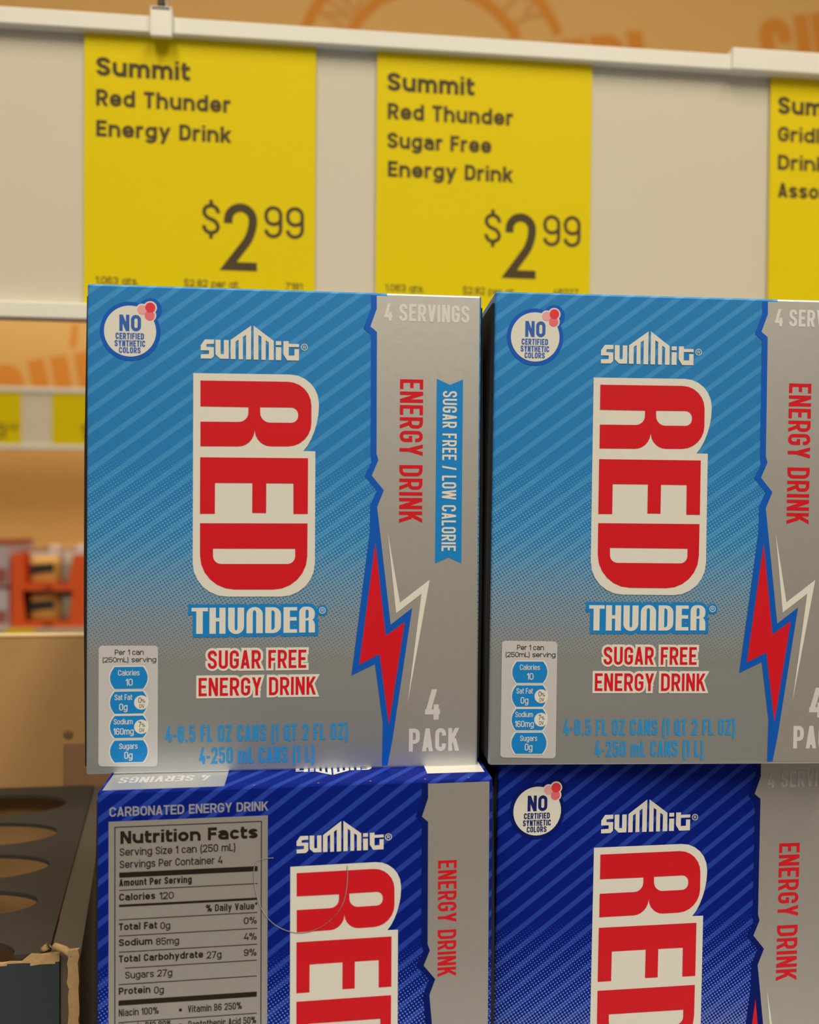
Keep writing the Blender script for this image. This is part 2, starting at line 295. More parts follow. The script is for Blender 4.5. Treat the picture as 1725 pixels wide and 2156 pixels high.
def glyph(ch, w, t):
    """list of strokes of a plain grotesque letter, cap height 1, width w, stroke t"""
    l, r, b, T = t/2, w - t/2, t/2, 1 - t/2
    c = w/2; R = (w - t)/2; m = .5; X = .76 - t/2; D = -.27 + t/2
    P = lambda *p: ('p', p, False); O = lambda *p: ('p', p, True); S = lambda *a: ('d', a)
    x = .76; h = t/2
    o_ = O((l, b, R), (r, b, R), (r, X, R), (l, X, R))
    g = {
    'A': lambda: [S(h, 0, c, 1), S(w-h, 0, c, 1), P((l+.16*w, .25), (r-.16*w, .25))],
    'B': lambda: [O((l, b), (r, b, R), (r, .52, R*.8), (l, .52)), O((l, .52), (r-.03, .52, R*.8), (r-.03, T, R), (l, T))],
    'C': lambda: [P((r, .33), (r, b, R), (l, b, R), (l, T, R), (r, T, R), (r, .67))],
    'D': lambda: [O((l, b), (r, b, R*1.1), (r, T, R*1.1), (l, T))],
    'E': lambda: [P((w, b), (l, b), (l, T), (w, T)), P((l, .51), (w-.05, .51))],
    'F': lambda: [P((l, 0), (l, T), (w, T)), P((l, .49), (w-.05, .49))],
    'G': lambda: [P((r, .67), (r, T, R), (l, T, R), (l, b, R), (r, b, R), (r, .47), (c-.02, .47))],
    'H': lambda: [P((l, 0), (l, 1)), P((r, 0), (r, 1)), P((l, .51), (r, .51))],
    'I': lambda: [P((c, 0), (c, 1))],
    'J': lambda: [P((r, 1), (r, b, R), (l, b, R), (l, .3))],
    'K': lambda: [P((l, 0), (l, 1)), S(l, .36, w-h, 1), S(w-h*.9, 0, l+.34*w, .55)],
    'L': lambda: [P((l, 1), (l, b), (w, b))],
    'M': lambda: [P((l, 0), (l, 1)), P((r, 0), (r, 1)), S(c, .12, l, 1), S(c, .12, r, 1)],
    'N': lambda: [P((l, 0), (l, 1)), P((r, 0), (r, 1)), S(r, 0, l, 1)],
    'O': lambda: [O((l, b, R), (r, b, R), (r, T, R), (l, T, R))],
    'P': lambda: [P((l, 0), (l, T), (r, T, R), (r, .42, R), (l, .42))],
    'Q': lambda: [O((l, b, R), (r, b, R), (r, T, R), (l, T, R)), S(w, -.06, c, .25)],
    'R': lambda: [P((l, 0), (l, T), (r, T, R), (r, .44, R), (l, .44)), S(w-h*.9, 0, c, .46)],
    'S': lambda: [P((l, .3), (l, b, R), (r, b, R), (r, .44, R), (l, .56, R), (l, T, R), (r, T, R), (r, .7))],
    'T': lambda: [P((0, T), (w, T)), P((c, 0), (c, T))],
    'U': lambda: [P((l, 1), (l, b, R), (r, b, R), (r, 1))],
    'V': lambda: [S(c, 0, h, 1), S(c, 0, w-h, 1)],
    'W': lambda: [S(w*.27, 0, h, 1), S(w*.27, 0, c, 1), S(w*.73, 0, c, 1), S(w*.73, 0, w-h, 1)],
    'X': lambda: [S(h, 0, w-h, 1), S(w-h, 0, h, 1)],
    'Y': lambda: [P((c, 0), (c, .45)), S(c, .4, h, 1), S(c, .4, w-h, 1)],
    'Z': lambda: [P((0, b), (w, b)), P((0, T), (w, T)), S(h, 0, w-h, 1)],
    '0': lambda: [O((l, b, R), (r, b, R), (r, T, R), (l, T, R))],
    '1': lambda: [P((r, 0), (r, 1)), S(l-.02, .7, r, 1)],
    '2': lambda: [P((l, .7), (l, T, R), (r, T, R), (r, .55, R), (l, b), (w, b))],
    '3': lambda: [P((l, .3), (l, b, R), (r, b, R), (r, .52, R), (c*.8, .52)), P((c*.8, .52), (r, .52, R), (r, T, R), (l, T, R), (l, .72))],
    '4': lambda: [P((w, .26), (0, .26)), S(h, .2, w*.62, 1), P((r-.08*w, 0), (r-.08*w, .5))],
    '5': lambda: [P((w-.03, T), (l, T), (l, .5), (l+.03, .6, R*.5), (r, .6, R), (r, b, R), (l, b, R), (l, .28))],
    '6': lambda: [P((r, .74), (r, T, R), (l, T, R), (l, b, R), (r, b, R), (r, .57, R), (l, .57, R), (l, .4))],
    '7': lambda: [P((0, T), (w, T)), S(w*.3, 0, w-h, 1)],
    '8': lambda: [O((l, b, R), (r, b, R), (r, .53, R), (l, .53, R)), O((l, .53, R), (r, .53, R), (r, T, R), (l, T, R))],
    '9': lambda: [P((l, .26), (l, b, R), (r, b, R), (r, T, R), (l, T, R), (l, .43, R), (r, .43, R), (r, .6))],
    'a': lambda: [P((l, X-.1), (l, X, R), (r, X, R), (r, 0)), O((l, b, R), (r, b, R*.6), (r, .43, .05), (l, .43, R))],
    'b': lambda: [P((l, 0), (l, 1)), o_], 'd': lambda: [P((r, 0), (r, 1)), o_],
    'c': lambda: [P((r, .24), (r, b, R), (l, b, R), (l, X, R), (r, X, R), (r, .5))],
    'e': lambda: [P((r, .24), (r, b, R), (l, b, R), (l, X, R), (r, X, R), (r, .37), (l, .37))],
    'f': lambda: [P((w, T), (l+.06, T, .16), (l+.06, 0)), P((0, X), (w, X))],
    'g': lambda: [o_, P((r, x), (r, D, R), (l, D, R), (l, D+.12))],
    'h': lambda: [P((l, 0), (l, 1)), P((l, .45), (l, X, R), (r, X, R), (r, 0))],
    'i': lambda: [P((c, 0), (c, x)), P((c, .86), (c, 1))],
    'j': lambda: [P((r, x), (r, D, R), (0, D)), P((r, .86), (r, 1))],
    'k': lambda: [P((l, 0), (l, 1)), S(l, .22, w-h, x), S(w-h, 0, l+.3*w, .42)],
    'l': lambda: [P((c, 0), (c, 1))],
    'm': lambda: [P((l, 0), (l, x)), P((l, .4), (l, X, R*.5), (c, X, R*.5), (c, 0)), P((c, .4), (c, X, R*.5), (r, X, R*.5), (r, 0))],
    'n': lambda: [P((l, 0), (l, x)), P((l, .45), (l, X, R), (r, X, R), (r, 0))],
    'o': lambda: [o_], 'p': lambda: [P((l, -.27), (l, x)), o_], 'q': lambda: [P((r, -.27), (r, x)), o_],
    'r': lambda: [P((l, 0), (l, x)), P((l, .4), (l, X, R*1.6), (w, X))],
    's': lambda: [P((l, .2), (l, b, R), (r, b, R), (r, .34, R), (l, .42, R), (l, X, R), (r, X, R), (r, .54))],
    't': lambda: [P((l+.05, .95), (l+.05, b, .14), (w, b)), P((0, X), (w, X))],
    'u': lambda: [P((r, 0), (r, x)), P((l, x), (l, b, R), (r, b, R), (r, .3))],
    'v': lambda: [S(c, 0, h, x), S(c, 0, w-h, x)],
    'w': lambda: [S(w*.27, 0, h, x), S(w*.27, 0, c, x), S(w*.73, 0, c, x), S(w*.73, 0, w-h, x)],
    'x': lambda: [S(h, 0, w-h, x), S(w-h, 0, h, x)],
    'y': lambda: [S(c, 0, h, x), S(w*.28, -.27, w-h, x)],
    'z': lambda: [P((0, b), (w, b)), P((0, X), (w, X)), S(h, 0, w-h, x)],
    '.': lambda: [P((c, 0), (c, t))], ',': lambda: [P((c, -.1), (c, t))], "'": lambda: [P((c, .7), (c, 1))],
    '-': lambda: [P((0, .4), (w, .4))],
    '(': lambda: [P((r+.03, 1.04), (l-.1, .42, 2), (r+.03, -.2))],
    ')': lambda: [P((l-.03, 1.04), (r+.1, .42, 2), (l-.03, -.2))],
    '/': lambda: [S(h, 0, w-h, 1)],
    '%': lambda: [S(w*.33, 0, w*.67, 1)] + [O((x0, y0, .2), (x0+w*.27, y0, .2), (x0+w*.27, y0+.36, .2), (x0, y0+.36, .2)) for x0, y0 in ((l, .58), (r-w*.27, .06))],
    '*': lambda: [P((c, .62), (c, .98)), P((c-.13, .71), (c+.13, .89)), P((c-.13, .89), (c+.13, .71))],
    '$': lambda: [P((l, .3), (l, b, R), (r, b, R), (r, .44, R), (l, .56, R), (l, T, R), (r, T, R), (r, .7)), P((c, -.13), (c, .06)), P((c, .94), (c, 1.13))],
    }
    return g[ch]() if ch in g else []

def lettering(s, box, t, halo=0, gap=None, rot=False, V=None, F=None, flip=False):
    """letters of string s filling box (u0, v0, u1, v1) in mm; rot: reads downwards"""
    V = [] if V is None else V; F = [] if F is None else F
    u0, v0, u1, v1 = box
    H = (u1 - u0) if rot else (v1 - v0); L = abs(v1 - v0) if rot else (u1 - u0)
    H = abs(H); gap = (.09 if gap is None else gap)
    n = len(s); tot = L / H - gap * (n - 1)
    ws = [WID.get(ch, .5) for ch in s]
    stems = sum(1 for ch, q in zip(s, ws) if q == 0); var = sum(ws)
    k = (tot - stems * t) / var if var else 1
    x = 0
    for ch, q in zip(s, ws):
        w = t if q == 0 else max(q * k, t * 1.2 if ch != ' ' else .02)
        v2 = []; f2 = []
        for st in glyph(ch, w, t):
            if st[0] == 'p': stroke(rounded(st[1], st[2]), st[2], t + 2 * halo, halo, v2, f2)
            else: slant(*st[1], t, halo, halo, v2, f2)
        b = len(V)
        for px, py in v2:
            px = (px + x) * H; py = py * H
            V.append((u0 + py, v0 - px) if rot else ((u1 - px, v1 - py) if flip else (u0 + px, v0 + py)))
        F.extend(tuple(i + b for i in f) for f in f2)
        x += w + gap
    return V, F

# ---------------------------------------------------------------- flat print on a face (mm on the face, layer = height above it)
STEP = .000032
def spread(V, F, d=.00000035):
    """strokes of one print lie a hair apart so that crossings never coincide: every face gets its own corners"""
    par = list(range(len(V)))
    def find(i):
        while par[i] != i: par[i] = par[par[i]]; i = par[i]
        return i
    for f in F:
        r = find(f[0])
        for k in f[1:]: par[find(k)] = r
    idx = {}; V2 = []; F2 = []
    for n, f in enumerate(F):
        c = idx.setdefault(find(f[0]), len(idx)); l = d * (n % 67 if len(f) == 4 else 68 + 2 * (c % 8))
        F2.append(tuple(range(len(V2), len(V2) + len(f)))); V2.extend((V[k][0], V[k][1], l) for k in f)
    return V2, F2
def ink(name, V, F, m, parent, layer, plane='front'):
    V, F = spread(V, F)
    if plane == 'front': P = [(a / 1000, -layer * STEP - l, b / 1000) for a, b, l in V]
    else: P = [(a / 1000, b / 1000, plane + layer * STEP + l) for a, b, l in V]
    return mesh_obj(name, P, F, m, parent)
def fill(loops, V=None, F=None):
    V = [] if V is None else V; F = [] if F is None else F
    b = len(V); flat = [p for l in loops for p in l]
    tr = tessellate_polygon([[Vector((p[0], p[1], 0)) for p in l] for l in loops])
    V.extend((p[0], p[1]) for p in flat)
    for t in tr:
        a, c, d = (flat[i] for i in t)
        s = (c[0]-a[0])*(d[1]-a[1]) - (c[1]-a[1])*(d[0]-a[0])
        F.append(tuple(b + i for i in (t if s > 0 else t[::-1])))
    return V, F
def disc(c, r, n=40): return [(c[0] + r * math.cos(2*math.pi*k/n), c[1] + r * math.sin(2*math.pi*k/n)) for k in range(n)]
def rnd(pts, s): return rounded([(p[0], p[1], p[2] * s if len(p) > 2 else 0) for p in pts], True)
def amap(pts, f): return [tuple(f(p[0], p[1])) + tuple(p[2:]) for p in pts]

WHITE = mat('white_ink', tone(208, 199, 173), .45, spec=.35)
RED = mat('red_ink', tone(196, 20, 29), .45, spec=.3)
BLACK = mat('black_ink', tone(28, 20, 12), .5)
foil = mat('silver_foil_board', SILVER, .46, metal=.75, noise=.04, nscale=500, bump=.05, bscale=350)
PALEFOIL = mat('pale_grey_ink', tone(200, 190, 172), .45, metal=.1)

def registered(c, r, V, F):
    stroke(disc(c, r * .86, 24), True, r * .2, 0, V, F)
    lettering('R', (c[0] - r*.36, c[1] - r*.45, c[0] + r*.42, c[1] + r*.45), .16, V=V, F=F)

def drink_box(name, pal, label, loc, yaw, roll, W=109, H=134.4, D=109, z0=-.3, face='front', scale=1, group=None):
    root = thing(name, label, 'drink box', loc, (0, roll, yaw), group); root.scale = (scale,) * 3
    bm = bmesh.new(); box_bm(bm, 0, W/1000, 0, D/1000, z0/1000, H/1000, .0006, 2)
    bm_obj('carton_body', bm, pal['board'], root)
    # flaps bulging from both sides; near-black colour stands in for gap shade
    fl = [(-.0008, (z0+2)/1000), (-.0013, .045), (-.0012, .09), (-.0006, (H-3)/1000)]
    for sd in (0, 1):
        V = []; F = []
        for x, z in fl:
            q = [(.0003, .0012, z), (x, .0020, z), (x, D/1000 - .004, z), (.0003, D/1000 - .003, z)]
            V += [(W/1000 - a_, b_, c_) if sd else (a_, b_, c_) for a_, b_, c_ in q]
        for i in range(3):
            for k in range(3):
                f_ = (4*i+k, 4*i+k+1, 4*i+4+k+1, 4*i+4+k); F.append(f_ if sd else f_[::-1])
        mesh_obj('side_flap', V, F, mat('shaded_side_board', tone(30, 27, 25), .8), root)
    T = ART['t']
    if face == 'front':
        bd = ART['border']; right = bd[14:]
        cl = lambda p: (p[0], min(max(p[1], .8 + z0), H - .9))
        pan = [cl(p) for p in right]
        pan += [(W - 1.0, H - .9), (W - 1.0, .8)]
        ink('silver_panel', *fill([pan]), foil, root, 1)
        ink('jagged_border', *fill([[cl(p) for p in bd]]), pal['border'], root, 2)
        bolt = ink('lightning_bolt', *fill([ART['bolt_red']]), RED, root, 3)
        ink('lightning_echo', *fill([ART['bolt_white']]), WHITE, root, 3)
        # badge
        B = ART['badge']; bg_ = None
        V, F = fill([disc(*B[0], 56)]); fill([disc(*B[1])], V, F)
        badge = ink('round_badge', V, F, pal['border'], root, 2)
        V, F = fill([disc(*B[2], 56)])
        for q in B[3:6]: fill([disc(*q)], V, F)
        ink('badge_disc', V, F, WHITE, badge, 4)
        for q, c in zip(B[6:], (('pale_red_ink', (229, 148, 138)), ('red_dot_ink', (213, 48, 55)), ('mid_red_ink', (226, 98, 98)))):
            ink('badge_dot', *fill([disc(*q)]), mat(c[0], tone(*c[1])), badge, 6 + (c[0] == 'red_dot_ink'))
        V = []; F = []
        lettering('NO', T['NO'], .2, V=V, F=F, gap=.1)
        for s in ('CERTIFIED', 'SYNTHETIC', 'COLORS'): lettering(s, T[s], .19, V=V, F=F, gap=.1)
        ink('badge_lettering', V, F, pal['badge_ink'], badge, 6)
        fm = lambda a, b: (a, b); fr = fm
    else:
        fm = lambda a, b: (51.31 + (a - 30.52) * .8655, 115.72 + (b - 114.71) * .870)
        fr = lambda a, b: (51.35 + (a - 30.47) * .861, 91.85 + (b - 87.45) * .878)
    # brand logo
    V = []; F = []
    for l in ART['logo']: fill([amap(l, fm)], V, F)
    registered(fm(*ART['logo_r'][0]), ART['logo_r'][1], V, F)
    ink('brand_lettering', V, F, WHITE, root, 3)
    # big vertical word
    k = .0242 * (1 if face == 'front' else .87)
    w_ = ink('word_outline', *fill([rnd(amap(ART['red_white'], fr), k)]), WHITE, root, 3)
    V, F = fill([rnd(amap(ART['R'], fr), k), rnd(amap(ART['R_hole'], fr), k)])
    fill([amap(ART['E'], fr)], V, F); fill([rnd(amap(ART['D'], fr), k), rnd(amap(ART['D_hole'], fr), k)], V, F)
    ink('word_lettering', V, F, RED, w_, 5)
    if face == 'front':
        V, F = thunder(T['THUNDER'], 0); V2, F2 = thunder(T['THUNDER'], .95)
        c, r = T['reg'][:2], T['reg'][2]; registered(c, r, V, F); fill([disc(c, 1.5)], V2, F2)
        o = ink('name_outline', V2, F2, pal['name_back'], root, 3); ink('name_lettering', V, F, WHITE, o, 5)
        for s in pal['flavour']:
            o = ink('flavour_outline', *lettering(s, T[s], .15, halo=.13, gap=.1), WHITE, root, 3)
            ink('flavour_lettering', *lettering(s, T[s], .15, gap=.1), RED, o, 5)
        V = []; F = []
        for s in ('4-8.5 FL OZ CANS (1 QT 2 FL OZ)', '4-250 mL CANS (1 L)'): lettering(s, T[s], .14, V=V, F=F, gap=.075)
        ink('volume_lettering', V, F, pal['volume'], root, 3)
        ink('servings_lettering', *lettering('4 SERVINGS', T['4 SERVINGS'], .17, gap=.09), pal['pale'], root, 3)
        V, F = lettering('4', T['4'], .17); lettering('PACK', T['PACK'], .175, V=V, F=F, gap=.1)
        ink('pack_lettering', V, F, PALEFOIL, root, 3)
        ink('side_lettering', *lettering('ENERGY DRINK', pal['vert'], .15, rot=True, gap=.1), RED, root, 3)
        if pal['banner']:
            b = ink('ribbon', *fill([ART['banner']]), pal['name_back'], root, 3)
            ink('ribbon_lettering', *lettering('SUGAR FREE / LOW CALORIE', T['vert_banner'], .135, rot=True, gap=.1), WHITE, b, 5)
        # nutrition strip
        p = ink('nutrition_strip', *fill([rnd(ART['panel'], .0258)]), mat('strip_grey_ink', tone(186, 179, 165), .45, metal=.1), root, 3)
        V = []; F = []
        for s in ('Per 1 can', '(250mL) serving'): lettering(s, T[s], .125, V=V, F=F, gap=.075)
        ink('strip_lettering', V, F, BLACK, p, 5)
        def barrel(b, g):
            x0, y0, x1, y1 = b[0] - g, b[1] - g, b[2] + g, b[3] + g; cy = (y0 + y1) / 2; hh = (y1 - y0) / 2; n = 8; pts = []
            for i in range(n + 1):
                t = -1 + 2 * i / n; pts.append((x1 - 1.25 * t * t, cy + hh * t))
            for i in range(n + 1):
                t = 1 - 2 * i / n; pts.append((x0 + 1.25 * t * t, cy + hh * t))
            return pts
        V = []; F = []; V2 = []; F2 = []
        for b in ART['barrels']: fill([barrel(b, .3)], V2, F2); fill([barrel(b, 0)], V, F)
        ink('value_outline', V2, F2, WHITE, p, 5); bl = ink('value_capsule', V, F, pal['name_back'], p, 6)
        V = []; F = []
        for c, r in ART['dv']: fill([disc(c, r)], V, F)
        ink('percent_disc', V, F, WHITE, p, 7)
        V = []; F = []; V2 = []; F2 = []
        for s, b in ART['bt'].items():
            if s.strip() in ('0', '%', 'DV', '7'): lettering(s.strip(), b, .1, V=V2, F=F2, gap=.08)
            else: lettering(s.strip(), b, .12, V=V, F=F, gap=.075)
        ink('value_lettering', V, F, WHITE, p, 8); ink('percent_lettering', V2, F2, BLACK, p, 9)
    else:
        Lo = ART['LL']; br = [(p[0], min(p[1], H - .9)) for p in Lo['border_r']] + [(89.0, 50.), (89.4, 1.)]
        ink('silver_panel', *fill([br + [(W - 1, 1.), (W - 1, H - .9)]]), foil, root, 1)
        ink('jagged_border', *fill([br + [(p[0] - 1.75, p[1]) for p in reversed(br)]]), pal['border'], root, 2)
        ink('side_lettering', *lettering('ENERGY DRINK', Lo['vert'], .15, rot=True, gap=.1), RED, root, 3)
        pn = Lo['panel']; x0, x1, y1 = 2.87, 43.68, 126.2
        p = ink('nutrition_panel', *fill([[(x0, 6.), (x1, 6.), (x1, y1), (x0, y1)]]), foil, root, 2)
        V = []; F = []
        stroke([(4.45, 8.), (42.02, 8.), (42.02, 124.7), (4.45, 124.7)], True, .24, 0, V, F)
        for a, b, c, d, t in Lo['lines']: y = (b + d) / 2; stroke([(a, y), (c, y)], False, t, 0, V, F)
        for c in Lo['dots']: fill([disc(c, .42, 16)], V, F)
        ink('panel_rules', V, F, BLACK, p, 4)
        V = []; F = []; V2 = []; F2 = []
        for s, b, t, c in Lo['texts']:
            b = list(b); t = .14 if t == .115 else t
            if s == 'Nutrition Facts': b[3] = b[1] + 3.35; t = .235
            if c == 'k' and s != 'Nutrition Facts' and b[3] - b[1] < 1.86: b[3] = b[1] + (2.0 if s.startswith('Serving') else 1.86)
            (lettering(s, b, t, V=V, F=F, gap=.1 if t > .15 else .085) if c == 'k' else lettering(s, b, t, V=V2, F=F2, gap=.09))
        ink('panel_lettering', V, F, BLACK, p, 4)
        ink('heading_lettering', V2, F2, mat('grey_ink', tone(150, 146, 142), .45, metal=.2), root, 3)
        tr = rounded([(q[0], q[1], 2) for q in Lo['tear']], False); V = []; F = []
        stroke(tr, False, .13, 0, V, F); ink('tear_line', V, F, mat('crease_shadow', tone(64, 56, 50), .7), root, 8)
        V = []; F = []; stroke([(a + .12, b + .1) for a, b in tr], False, .09, 0, V, F)
        ink('tear_lip', V, F, mat('crease_light', tone(190, 180, 160), .7), root, 8)
        # printed top
        zt = H / 1000
        tp = ink('top_silver', *fill([[(1., 1.), (32.2, 1.), (32.2, 60), (1., 60)]]), foil, root, 1, plane=zt)
        ink('top_servings_lettering', *lettering('4 SERVINGS', (3.6, 6.0, 27.6, 10.6), .17, flip=True), PALEFOIL, tp, 3, plane=zt)
        V = []; F = []
        for l in ART['logo']: fill([[(50.8 + (57.45 - q[0]) * .79, 6.9 + (124.1 - q[1]) * .79) for q in l]], V, F)
        ink('top_brand_lettering', V, F, WHITE, root, 3, plane=zt)
        ink('top_barcode_field', *fill([[(87.2, 5.3), (103.4, 5.1), (103.4, 50), (87.2, 50)]]), WHITE, root, 2, plane=zt)
        V = []; F = []
        for x in (11, 24.5, 40, 57, 71, 86, 98): fill([disc((x, .75), .32, 8)], V, F)
        ink('perforation_nicks', V, F, mat('torn_board', tone(150, 105, 70), .9), root, 3, plane=zt)
    return root

def thunder(b, halo):
    """heavy squarish capitals with thick stems and thin bars"""
    V = []; F = []; u0, v0, u1, v1 = b; s = (u1 - u0) / 1448.; H = v1 - v0
    X = lambda x: u0 + (x - 75) * s
    Y = lambda y: v0 + H * (425 - y) / 313
    def rc(a, c, d, e): fill([[(X(a) - halo, Y(e) - halo), (X(d) + halo, Y(e) - halo), (X(d) + halo, Y(c) + halo), (X(a) - halo, Y(c) + halo)]], V, F)
    def sh(pts, holes=()):
        if halo:
            o = [(X(a), Y(c), r * s) for a, c, r in pts]; stroke(rounded(o, True), True, halo * 2, 0, V, F)
            fill([rounded(o, True)], V, F)
        else: fill([rounded([(X(a), Y(c), r * s) for a, c, r in q], True) for q in (pts,) + tuple(holes)], V, F)
    rc(75, 118, 265, 160); rc(130, 118, 205, 425)
    rc(283, 118, 357, 425); rc(398, 118, 470, 425); rc(283, 238, 470, 280)
    sh([(500, 118, 0), (577, 118, 0), (577, 388, 34), (610, 388, 34), (610, 118, 0), (686, 118, 0), (686, 430, 90), (500, 430, 90)])
    sh([(715, 422, 0), (715, 112, 90), (905, 112, 90), (905, 422, 0), (828, 422, 0), (828, 150, 34), (788, 150, 34), (788, 422, 0)])
    sh([(935, 422, 0), (935, 115, 0), (1120, 115, 90), (1120, 422, 90)], ([(1007, 382, 0), (1046, 382, 30), (1046, 153, 30), (1007, 153, 0)],))
    rc(1150, 115, 1225, 420); rc(1150, 115, 1310, 155); rc(1150, 233, 1305, 275); rc(1150, 378, 1310, 420)
    sh([(1335, 418, 0), (1335, 110, 70), (1520, 110, 80), (1520, 262, 60), (1490, 262, 0), (1522, 290, 40), (1522, 418, 0), (1447, 418, 0), (1447, 275, 0), (1410, 275, 0), (1410, 418, 0)],
       ([(1410, 248, 0), (1447, 248, 25), (1447, 145, 25), (1410, 145, 25)],))
    return V, F

# ---------------------------------------------------------------- the setting
wall_m = mat('tan_wall_paint', tone(202, 154, 82), .8, noise=.03, nscale=6)
struct(box('floor', -5, 5, -4, 2.6, -.05, 0, mat('floor_tile', tone(112, 100, 84), .5, noise=.08, nscale=5)))
struct(box('ceiling', -5, 5, -4, 2.6, 3.95, 4.0, mat('ceiling_white', tone(205, 198, 180), .9)))
struct(box('unseen_aisle_front', -5, 5, -2.3, -2.2, 0, 1.75, mat('aisle_front_brown', tone(92, 78, 60), .8, noise=.3, nscale=8)))  # unseen shelving opposite, added to darken the low foil reflections
wall = struct(box('wall_back', -5, 5, 2.5, 2.56, 0, 3.95, wall_m))
orange = mat('orange_wall_print', tone(198, 122, 38), .8)
def wall_print(name, V, F, m, layer=1):
    V, F = spread(V, F, .00001)
    mesh_obj(name, [(a / 1000, 2.5 - .0006 * layer - l, b / 1000) for a, b, l in V], F, m, wall)
V = []; F = []
for R_, a0 in ((417, 24), (293, 31)):
    stroke([(326 + R_ * math.cos(math.radians(a)), 2673 + R_ * math.sin(math.radians(a))) for a in range(a0, 206, 4)], False, 33, 0, V, F)
wall_print('stamp_ring', V, F, orange)
V = []; F = []
def arc_text(s, a0, da):
    for i, ch in enumerate(s):
        v2, f2 = lettering(ch, (-28, -42, 28, 42), .16); a = math.radians(a0 - da * i); b = len(V)
        for x, y in v2:
            th = a - math.pi / 2; x2, y2 = x * math.cos(th) - y * math.sin(th), x * math.sin(th) + y * math.cos(th)
            V.append((326 + 355 * math.cos(a) + x2, 2673 + 355 * math.sin(a) + y2))
        F.extend(tuple(k + b for k in f) for f in f2)
arc_text('INBU', 160, 11.5); arc_text('ITY', 58, 10)
wall_print('stamp_lettering', V, F, mat('faint_wall_print', tone(194, 132, 62), .8))
def tilted(s, x, z, h, widths, slope, t, gap=18):
    """heavy capitals climbing to the right; (x, z) = top left"""
    V = []; F = []; a = math.atan(slope); cx = 0
    for ch, w in zip(s, widths):
        v2, f2 = lettering(ch, (0, 0, w, h), t); b = len(V)
        for px, py in v2:
            px += cx; py -= h
            V.append((x + px * math.cos(a) - py * math.sin(a), z + px * math.sin(a) + py * math.cos(a)))
        F.extend(tuple(k + b for k in f) for f in f2); cx += w + gap
    return V, F
wall_print('wall_lettering', *tilted('GUI', 1350, 2932, 250, (108, 106, 50), .17, .19, 14), orange)
wall_print('wall_lettering', *tilted('EEDI', 600, 2803, 250, (90, 90, 106, 50), .19, .2, 14), orange)
wall_print('wall_lettering', *tilted('GUI', -983, 1776, 250, (98, 112, 48), .19, .19, 20), orange)
wall_print('wall_lettering', *fill([[(-748, 1843), (-730, 1843), (-722, 1910), (-740, 1910)]]), orange)

# ceiling lamps and an unseen valance added for the far wall light
lamp_m = mat('lamp_housing', tone(215, 210, 195), .5)
for x in (-.6, 1.1):
    o = struct(box('ceiling_lamp_housing', x - .2, x + .2, -3.1, -.3, 3.82, 3.95, lamp_m))
struct(box('ceiling_lamp_housing', -1.6, 2.2, 1.25, 1.65, 3.82, 3.95, lamp_m))  # housing for the added lamp near the far wall
struct(box('unseen_valance', -2.2, 2.0, 2.14, 2.5, 2.35, 2.40, mat('valance_white', tone(214, 206, 186), .6)))

# ---------------------------------------------------------------- price rail with tags (hangs behind the boxes)
railm = mat('rail_white_plastic', tone(246, 240, 222), .4)
boardm = mat('rail_grey_board', tone(196, 182, 148), .6, noise=.015, nscale=30)
pr = thing('price_rail', 'long white price rail with grey board hanging behind the stacked boxes', 'price rail', (0, .43, 1.488))
def prbox(name, x0, x1, y0, y1, z0, z1, m, bev=.0006): return box(name, x0, x1, y0 - .43, y1 - .43, z0 - 1.488, z1 - 1.488, m, pr, bev)
prbox('backing_board', -.34, .66, .4302, .433, 1.489, 1.640, boardm)
prbox('top_channel', -.34, .66, .4245, .4340, 1.6326, 1.6408, railm, .0005)
prbox('bottom_channel', -.34, .66, .4245, .4340, 1.4890, 1.4968, railm, .0005)
prbox('joining_sleeve', .2152, .66, .4230, .4355, 1.6322, 1.6440, railm, .0008)
yel = mat('yellow_tag_card', tone(213, 183, 2), .6, spec=.15, noise=.02, nscale=25)
tagink = mat('tag_brown_ink', tone(70, 54, 24), .7)
def price_tag(x0, x1, label, items):
    r = thing('price_tag', label, 'price tag', (x0 / 1000, .4285, 1.4965), group='yellow price tags in the rail')
    box('tag_card', 0, (x1 - x0) / 1000, 0, .0006, 0, .1368, yel, r)
    for nm, lst in items:
        V = []; F = []
        for s, b, t in lst: lettering(s, (b[0] - x0, b[1] - 1496.5, b[2] - x0, b[3] - 1496.5), t, V=V, F=F, gap=.11)
        V, F = spread(V, F)
        mesh_obj(nm, [(a / 1000, -.00012 - l, b / 1000) for a, b, l in V], F, tagink, r)
    return r
price_tag(-121.4, -6.2, 'yellow price tag with three title lines, above the left light blue box', [
 ('title_lettering', [('Summit', (-115.6, 1611.6, -69.6, 1620.9), .22), ('Red Thunder', (-115.6, 1596.6, -49.4, 1604.9), .205), ('Energy Drink', (-115.5, 1581.4, -49.0, 1589.5), .205)]),
 ('price_lettering', [('$', (-63.3, 1534.6, -54.4, 1550.2), .12), ('2', (-52.4, 1516.8, -35.7, 1551), .125), ('99', (-32.1, 1534, -11.9, 1550.4), .11)]),
 ('size_lettering', [('1.063 qts.', (-115.6, 1507.6, -94.7, 1511.4), .13)]), ('unit_price_lettering', [('$2.82 per qt.', (-72.2, 1507.7, -44.2, 1511.5), .13)]), ('code_lettering', [('7181', (-21.3, 1507.9, -12.5, 1511.5), .13)])])
